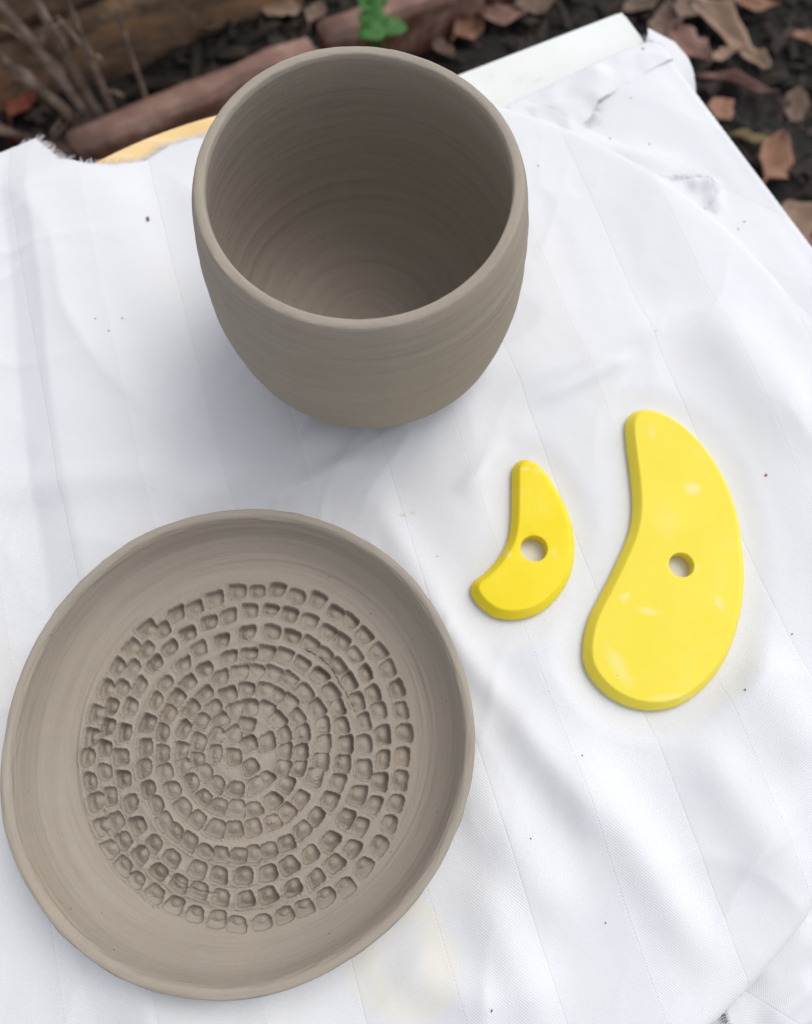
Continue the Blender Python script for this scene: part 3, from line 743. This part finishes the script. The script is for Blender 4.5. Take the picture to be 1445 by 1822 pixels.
pl = list(lt[:-1]) + [edge_pt(.018, .004), edge_pt(.022, .026), edge_pt(.05, .032), edge_pt(.10, .030), edge_pt(.2, .030), edge_pt(.40, .030), edge_pt(.41, -.02)] + list(lb)
pl = np.array(pl)
lwc = empty('lower_cloth', (TC[0], TC[1], TZ))
tag(lwc, 'white cloth under the board, draped over the stool edge with folded corner', 'cloth')
lw = sheet('cloth_sheet', pl, .0015, map_lower, CLOTH2, lwc)
T_ = __import__('mathutils').Matrix.Translation
lw.data.transform(T_((-TC[0], -TC[1], -TZ)))
# folded-back flap
fp = np.array(FLAP) * 1e-4
fp = ragged(fp, 7, 9, .0005)
def map_flap(x, y):
    bx, by, d = to_poly(x, y, fp)
    a, b = along(x, y)
    z = .0008 + .0034 * sstep(0, .016, d) * (.6 + .5 * vnoise(x * 60, y * 60, 81)) + .0007 * vnoise(x * 140, y * 140, 82) + wrinkle(x, y, fp[2], fp[8 if len(fp) > 8 else -1], .006, .002)
    # the outer end curls over the stool edge
    e = np.clip(b, 0, None); z = z - e * .35
    return np.stack([x, y, TZ + .0008 + z], -1)
fl_ = sheet('folded_flap', fp, .0012, map_flap, CLOTH2, lwc)
fl_.data.transform(T_((-TC[0], -TC[1], -TZ)))
o3 = (TC[0], TC[1], TZ)
r1, d1 = fray_along(np.array(LBOT[0:4]) * 1e-4, map_lower, 120, 1, .4, 0, 4)
F0 = np.array(FLAP) * 1e-4
r2, d2 = fray_along(F0[7:10], map_flap, 60, 1, .5)
PT = np.array(PATCH) * 1e-4
r3, d3 = fray_along(PT, map_lower, 90, 1, 1.2)
r4, d4 = fray_along(lt, map_lower, 26, 1, .8, 3, 5)
threads('frayed_threads', r1 + r2 + r3 + r4, d1 + d2 + d3 + d4, lwc, o3, (.003, .0075), .00011)

# ---------------------------------------------------------------- crumbs of dry clay on the cloth
CRM = simple('dry_clay_crumb', [(.3, (.13, .10, .08)), (.7, (.30, .24, .19))], 900, .9)
RED = simple('red_fleck', [(.3, (.45, .03, .03)), (.7, (.55, .07, .06))], 900, .7)
def crumb(p, z, r, mat, label, group=None, elong=1.4):
    bm = bmesh.new(); bmesh.ops.create_icosphere(bm, subdivisions=1, radius=r)
    for v in bm.verts: v.co = Vector((v.co.x * elong, v.co.y, v.co.z * .6)) * rnd.uniform(.7, 1.25)
    me = bpy.data.meshes.new('clay_crumb'); bm.to_mesh(me); bm.free()
    o = link('clay_crumb' if mat is not RED else 'red_fleck', me, mat); o.location = (p[0] * 1e-4, p[1] * 1e-4, z + r * .4); o.rotation_euler[2] = rnd.uniform(0, 6)
    tag(o, label, 'crumb' if mat is not RED else 'fleck', group); return o
for k, p in enumerate(CRUMB):
    x_, y_ = np.array([p[0] * 1e-4]), np.array([p[1] * 1e-4]); z = float(map_upper(x_, y_)[0, 2])
    if k == 0: crumb(p, z, .0008, CRM, 'largest brown clay crumb on the cloth beside the tall cup', elong=2.1)
    elif k == 5: crumb(p, z, .0005, RED, 'tiny red fleck on the white cloth beside the large yellow rib')
    else: crumb(p, z, rnd.uniform(.00022, .00036), CRM, 'pinhead speck of dry clay on the upper white cloth', 'dry clay specks on the upper cloth')
for k, p in enumerate(CRUMBL):
    x_, y_ = np.array([p[0] * 1e-4]), np.array([p[1] * 1e-4]); z = float(map_lower(x_, y_)[0, 2]) + (.004 if k == 1 else 0)
    crumb(p, z, .0006 if k == 1 else .00036, CRM, 'dark crumb on the folded corner of the lower cloth' if k == 1 else 'pinhead speck of dry clay on the lower white cloth', None if k == 1 else 'dry clay specks on the lower cloth')

# ---------------------------------------------------------------- ground
def ground_h(x, y):
    return vnoise(x * 9 + 40, y * 9 + 40, 91) * .010 + vnoise(x * 28 + 40, y * 28 + 40, 92) * .006 + vnoise(x * 80 + 40, y * 80 + 40, 93) * .003
ax = np.r_[-6, -4, -3, -2, -1.5, np.arange(-1.1, 1.1, .012), 1.5, 2, 3, 4, 6]
ay = np.r_[-6, -4, -2, -1, -.4, np.arange(0.1, 1.6, .012), 2, 3, 4, 6]
gx, gy = np.meshgrid(ax, ay); x = gx.ravel(); y = gy.ravel(); z = GZ + ground_h(x, y) * sstep(2.5, 1.2, np.hypot(x, y - .6))
nx = len(ax); q = (np.arange(len(ay) - 1)[:, None] * nx + np.arange(nx - 1)).ravel()
g = link('ground', mesh('ground', np.stack([x, y, z], -1), np.stack([q, q + 1, q + nx + 1, q + nx], -1)), SOIL)
tag(g, kind='structure')

# mulch and crumbs of soil: nobody could count them
N = 5200
V = []; F = []
cx_ = rng.uniform(-.75, .85, N); cy_ = rng.uniform(.3, 1.15, N)
cz_ = GZ + ground_h(cx_, cy_)
for i in range(N):
    s = abs(rng.normal(0, .0045)) + .0025; a = rng.uniform(0, 6.28); el = rng.uniform(1, 3.2)
    b = len(V); c = np.array([cx_[i], cy_[i], cz_[i] + s * .3])
    ca, sa = math.cos(a), math.sin(a); tl = rng.uniform(-.5, .5)
    for (u, v, w_) in ((-el, -.6, 0), (el, -.4, .2), (el * .8, .6, .1), (-el * .8, .7, .3), (0, 0, .9)):
        V.append(c + s * np.array([u * ca - v * sa, u * sa + v * ca, w_ * .7 + tl * u * .5]))
    F += [[b, b + 1, b + 4], [b + 1, b + 2, b + 4], [b + 2, b + 3, b + 4], [b + 3, b, b + 4]]
lit = link('leaf_litter', mesh('leaf_litter', V, F), CHIP, None, False); tag(lit, 'crumbled dark mulch and leaf bits strewn over the soil', 'litter', kind='stuff')

# ---------------------------------------------------------------- dead leaves
def leaf_mesh(L, W, curl, fold, seed, tip=1.0):
    r = np.random.default_rng(seed); nu, nv = 18, 11; V = []; 
    for i in range(nu):
        t = i / (nu - 1); w_ = W * (math.sin(math.pi * min(1, t ** .8)) ** .75 if 0 < t < 1 else 0.02) * (1 + .12 * math.sin(t * 17 + seed))
        if t > .85: w_ *= (1 - (t - .85) * 2.2 * tip)
        for j in range(nv):
            v = j / (nv - 1) * 2 - 1
            z = curl * L * (t - .5) ** 2 + fold * abs(v) * w_ * (1 + .3 * math.sin(t * 5 + seed)) + .05 * L * math.sin(t * 8 + v * 3 + seed) * abs(v) - .012 * L * (abs(v) < .1)
            x_ = (t - .5) * L; y_ = v * w_ * (1 - .25 * abs(fold)) + .06 * L * math.sin(t * 3 + seed)
            V.append((x_, y_, z))
    F = [[i * nv + j, (i + 1) * nv + j, (i + 1) * nv + j + 1, i * nv + j + 1] for i in range(nu - 1) for j in range(nv - 1)]
    # stalk
    b = len(V); 
    for k, (xx, rr) in enumerate(((-.5 * L, .0013), (-.62 * L, .0011), (-.75 * L, .0009))):
        for j in range(4): V.append((xx, rr * math.cos(j * 1.571) + .06 * L * math.sin(seed), curl * L * .25 + rr * math.sin(j * 1.571) - .01 * k))
    for k in range(2):
        for j in range(4): F.append([b + k * 4 + j, b + k * 4 + (j + 1) % 4, b + k * 4 + 4 + (j + 1) % 4, b + k * 4 + 4 + j])
    return V, F
# index into LEAF, length mm, width mm, turn deg, curl, fold, material, label
LV = [(0, 105, 22, -38, .35, .5, 'tan', 'long tan dead leaf lying aslant near the top right corner'),
      (1, 75, 18, -15, .2, .4, 'orange', 'reddish brown dead leaf cut by the top edge above the long tan leaf'),
      (2, 60, 20, 70, .5, .3, 'brown', 'dull brown curled leaf between stool corner and long tan leaf'),
      (3, 62, 22, -60, .6, .4, 'pink', 'broad pinkish brown leaf just beyond the folded cloth corner'),
      (4, 32, 10, 20, .3, .4, 'tan', 'small tan leaf fragment under the long tan leaf'),
      (5, 45, 12, -55, .7, .5, 'tan', 'small curled beige leaf below the tip of the long tan leaf'),
      (6, 92, 8, -18, .3, 1.0, 'pink', 'narrow rolled pinkish leaf like a twig beyond the cloth corner'),
      (7, 42, 17, -70, .4, .3, 'orange', 'round orange leaf half hidden behind the cloth overhang'),
      (8, 50, 8, -5, .2, .7, 'olive', 'thin yellowish olive leaf beside the stool edge'),
      (9, 84, 24, 62, .6, .6, 'orange', 'folded orange leaf with upturned stalk to the right of the stool'),
      (10, 78, 32, 10, .7, .35, 'tan', 'large pale tan cupped leaf at the right-hand frame edge'),
      (11, 62, 26, 50, .5, .3, 'pink', 'pink leaf overlapping the pale cupped leaf at the right edge'),
      (12, 36, 10, -25, .4, .4, 'orange', 'small bright orange leaf at the right edge near the top'),
      (13, 60, 18, 85, .6, .5, 'brown', 'greyish brown leaf directly above the stool corner'),
      (14, 70, 20, -12, .5, .4, 'pink', 'dusty pink leaf above the cup to the right of the clover'),
      (15, 50, 17, 40, .6, .4, 'orange', 'orange brown leaf behind the cup rim near the white stool'),
      (16, 36, 11, -50, .5, .5, 'brown', 'small dark brown leaf just behind the cup rim'),
      (17, 22, 9, 0, .3, .2, 'tan', 'small pale leaf scrap beside the green clover'),
      (18, 48, 18, 10, .4, .3, 'tan', 'tan leaf on dark soil behind the brick edging'),
      (19, 52, 15, 30, .4, .5, 'brown', 'brown curled leaf tucked right of the clover at the brick end'),
      (20, 38, 13, 75, .4, .5, 'brown', 'small brown leaf behind the bricks near the top edge'),
      (21, 56, 15, 20, .4, .4, 'brown', 'brown leaf cut off by the top edge left of the stool corner'),
      (23, 50, 16, 60, .4, .5, 'brown', 'dim brown leaf alone on dark soil at far right'),
      (24, 40, 14, -20, .5, .5, 'orange', 'rusty leaf caught at the foot of the timber boards'),
      (25, 46, 14, 25, .5, .5, 'brown', 'dark leaf touching the top edge above the stool corner'),
      (26, 44, 14, 35, .5, .5, 'brown', 'brown leaf standing against the right end of the timber'),
      (27, 50, 13, 65, .5, .5, 'red', 'dark red leaf low in the dry shrub at far left')]
for i, L, W, rot, curl, fold, mt, lab in LV:
    p = np.array(LEAF[i]) * 1e-3
    v, f = leaf_mesh(L * .001, W * .001, curl, fold, i + 1)
    o = link('dead_leaf', mesh('dead_leaf', v, f), LEAFM[mt])
    sm = o.modifiers.new('s', 'SOLIDIFY'); sm.thickness = .0006
    o.location = (p[0], p[1], GZ + float(ground_h(np.array([p[0]]), np.array([p[1]]))[0]) + .010)
    o.rotation_euler = (rnd.uniform(-.25, .25), rnd.uniform(-.2, .2), R(rot))
    tag(o, lab, 'leaf', 'fallen leaves round the stool')

# ---------------------------------------------------------------- brick edging
def box_mesh(name, lx, ly, lz, seed, rag=.003, bev=.005, cuts=5):
    bm = bmesh.new(); bmesh.ops.create_cube(bm, size=1)
    for v in bm.verts: v.co = Vector((v.co.x * lx, v.co.y * ly, v.co.z * lz))
    bmesh.ops.bevel(bm, geom=bm.edges[:], offset=bev, segments=2, affect='EDGES')
    bmesh.ops.subdivide_edges(bm, edges=[e for e in bm.edges if e.calc_length() > .02], cuts=cuts, use_grid_fill=True)
    for v in bm.verts:
        n_ = mn.noise_vector(v.co * 28 + Vector((seed, seed * 2, 0))); v.co += n_ * rag
    bmesh.ops.recalc_face_normals(bm, faces=bm.faces)
    me = bpy.data.meshes.new(name); bm.to_mesh(me); bm.free(); return me
A = np.array([-.403, .652]); B = np.array([-.054, .843]); dr = (B - A) / np.hypot(*(B - A)); ea = math.atan2(dr[1], dr[0])
edg = empty('brick_edging', (A[0], A[1], GZ), ea)
tag(edg, 'row of weathered red bricks edging the dark bed behind the stool', 'edging')
pos = -.42
for k, L in enumerate((.215, .215, .300, .205, .135, .20, .19)):
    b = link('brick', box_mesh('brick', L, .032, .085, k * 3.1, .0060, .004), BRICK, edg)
    b.location = (pos + L / 2, -.020 + rnd.uniform(-.004, .004), .022 + rnd.uniform(-.004, .004))
    b.rotation_euler = (rnd.uniform(-.10, .06), rnd.uniform(-.03, .03), rnd.uniform(-.03, .03))
    pos += L + rnd.uniform(.006, .014)

# ---------------------------------------------------------------- timber boards behind the edging
tb = empty('timber_boards', (A[0], A[1], GZ), ea)
tag(tb, 'weathered brown timber boards standing behind the brick edging at top left', 'boards')
z = -.02
for k, hgt in enumerate((.105, .10, .11, .10)):
    b = link('plank', box_mesh('plank', .98 - .03 * (k % 2), .024, hgt, 50 + k * 7, .004, .004, 8), WOOD, tb)
    b.location = (-.12 - .01 * k, .115 + .004 * (k % 2), z + hgt / 2); z += hgt + .004
    b.rotation_euler = (rnd.uniform(-.03, .0), 0, rnd.uniform(-.006, .006))

# ---------------------------------------------------------------- dry shrub
def tube(name, pts, r0, r1, mat, parent, knobs=True, seed=0):
    P = catmull(pts, 6); V = []; F = []; n = len(P); rr = np.random.default_rng(seed)
    for i, p in enumerate(P):
        t = i / (n - 1); r = r0 + (r1 - r0) * t
        if knobs and i % 6 == 3: r *= 1.55
        d = P[min(i + 1, n - 1)] - P[max(i - 1, 0)]; d /= np.linalg.norm(d); s = np.cross(d, [.3, .9, .1]); s /= np.linalg.norm(s); u = np.cross(d, s)
        for j in range(7):
            a = j * 2 * math.pi / 7; V.append(p + (s * math.cos(a) + u * math.sin(a)) * r * rr.uniform(.85, 1.15))
    for i in range(n - 1):
        for j in range(7): F.append([i * 7 + j, i * 7 + (j + 1) % 7, (i + 1) * 7 + (j + 1) % 7, (i + 1) * 7 + j])
    F.append(list(range(6, -1, -1))); F.append([(n - 1) * 7 + j for j in range(7)])
    return link(name, mesh(name, V, F), mat, parent)
sb = empty('dry_shrub', (-.352, .70, GZ))
tag(sb, 'bare dry twiggy shrub leaning in front of the bricks at left', 'shrub')
def rel(p): return (p[0] + .352, p[1] - .70, p[2] - GZ)
stems = [([(-.352, .70, -.48), (-.355, .695, -.40), (-.372, .69, -.31), (-.40, .685, -.22), (-.43, .68, -.13)], .0065, .0035),
         ([(-.360, .70, -.48), (-.375, .69, -.40), (-.41, .68, -.32), (-.445, .67, -.25), (-.49, .66, -.17)], .006, .003),
         ([(-.345, .705, -.48), (-.345, .70, -.38), (-.352, .70, -.28), (-.368, .70, -.18), (-.375, .70, -.08)], .0055, .003),
         ([(-.330, .71, -.48), (-.326, .705, -.40), (-.322, .70, -.30), (-.318, .70, -.20), (-.315, .70, -.06)], .0040, .0022),
         ([(-.288, .715, -.48), (-.286, .71, -.42), (-.284, .71, -.36), (-.283, .71, -.31)], .0030, .0012),
         ([(-.37, .69, -.48), (-.41, .67, -.43), (-.46, .65, -.38), (-.52, .63, -.33)], .0050, .0026),
         ([(-.36, .69, -.48), (-.40, .665, -.44), (-.43, .64, -.42), (-.47, .61, -.40)], .0045, .002)]
for k, (pts, a, b) in enumerate(stems):
    s = tube('stem', [rel(p) for p in pts], a, b, TWIG, sb, True, k)
    P = catmull([rel(p) for p in pts], 4)
    for j in range(3 if k < 4 else 1):
        p = P[rnd.randrange(3, len(P) - 2)]; d = np.array([rnd.uniform(-1, 1), rnd.uniform(-.6, .4), rnd.uniform(.1, .8)]); d /= np.linalg.norm(d)
        L = rnd.uniform(.02, .055)
        tube('twig', [p, p + d * L * .5 + [0, 0, .004], p + d * L], .0022, .0012, TWIG, s, True, j)
tube('stem', [rel(p) for p in [(-.43, .68, -.48), (-.435, .67, -.43), (-.44, .66, -.39), (-.447, .66, -.36)]], .006, .004, REDT, sb, True, 40)

# ---------------------------------------------------------------- clover
cl = empty('clover_plant', (-.03, .80, GZ))
tag(cl, 'small bright green clover sprig rising just behind the cup', 'plant')
def crel(p): return np.array([p[0] + .03, p[1] - .80, p[2] - GZ])
for k, (p, r) in enumerate(((( -.045, .80, -.362), .012), ((-.038, .782, -.362), .013), ((-.036, .763, -.360), .015), ((-.036, .742, -.358), .015), ((-.014, .752, -.362), .0145), ((-.055, .815, -.365), .011), ((-.028, .80, -.37), .010))):
    c = crel(p)
    sg = tube('leaf_stalk', [crel((-.035, .80, -.48)), (crel((-.035, .80, -.48)) + c) / 2 + [.004, .004, .01], c - [0, 0, .001]], .0013, .0009, GREEN, cl, False, k)
    V = [c]; F = []; m = 26
    for q, rr in ((1, .5), (2, 1.0)):
        for j in range(m):
            a = j * 2 * math.pi / m; rad = r * rr * (1 - .12 * math.cos(a * 1) ** 8 - .06 * math.cos(2 * a + k))
            V.append(c + [rad * math.cos(a + k), rad * math.sin(a + k), .0022 * rr * math.cos(2 * a + k) + .003 * rr * rr])
    for j in range(m):
        F.append([0, 1 + j, 1 + (j + 1) % m]); F.append([1 + j, 1 + m + j, 1 + m + (j + 1) % m, 1 + (j + 1) % m])
    lf = link('leaf', mesh('leaf', np.array(V), F), GREEN, cl); lf.rotation_euler = (0, 0, 0)
    sm = lf.modifiers.new('s', 'SOLIDIFY'); sm.thickness = .0005
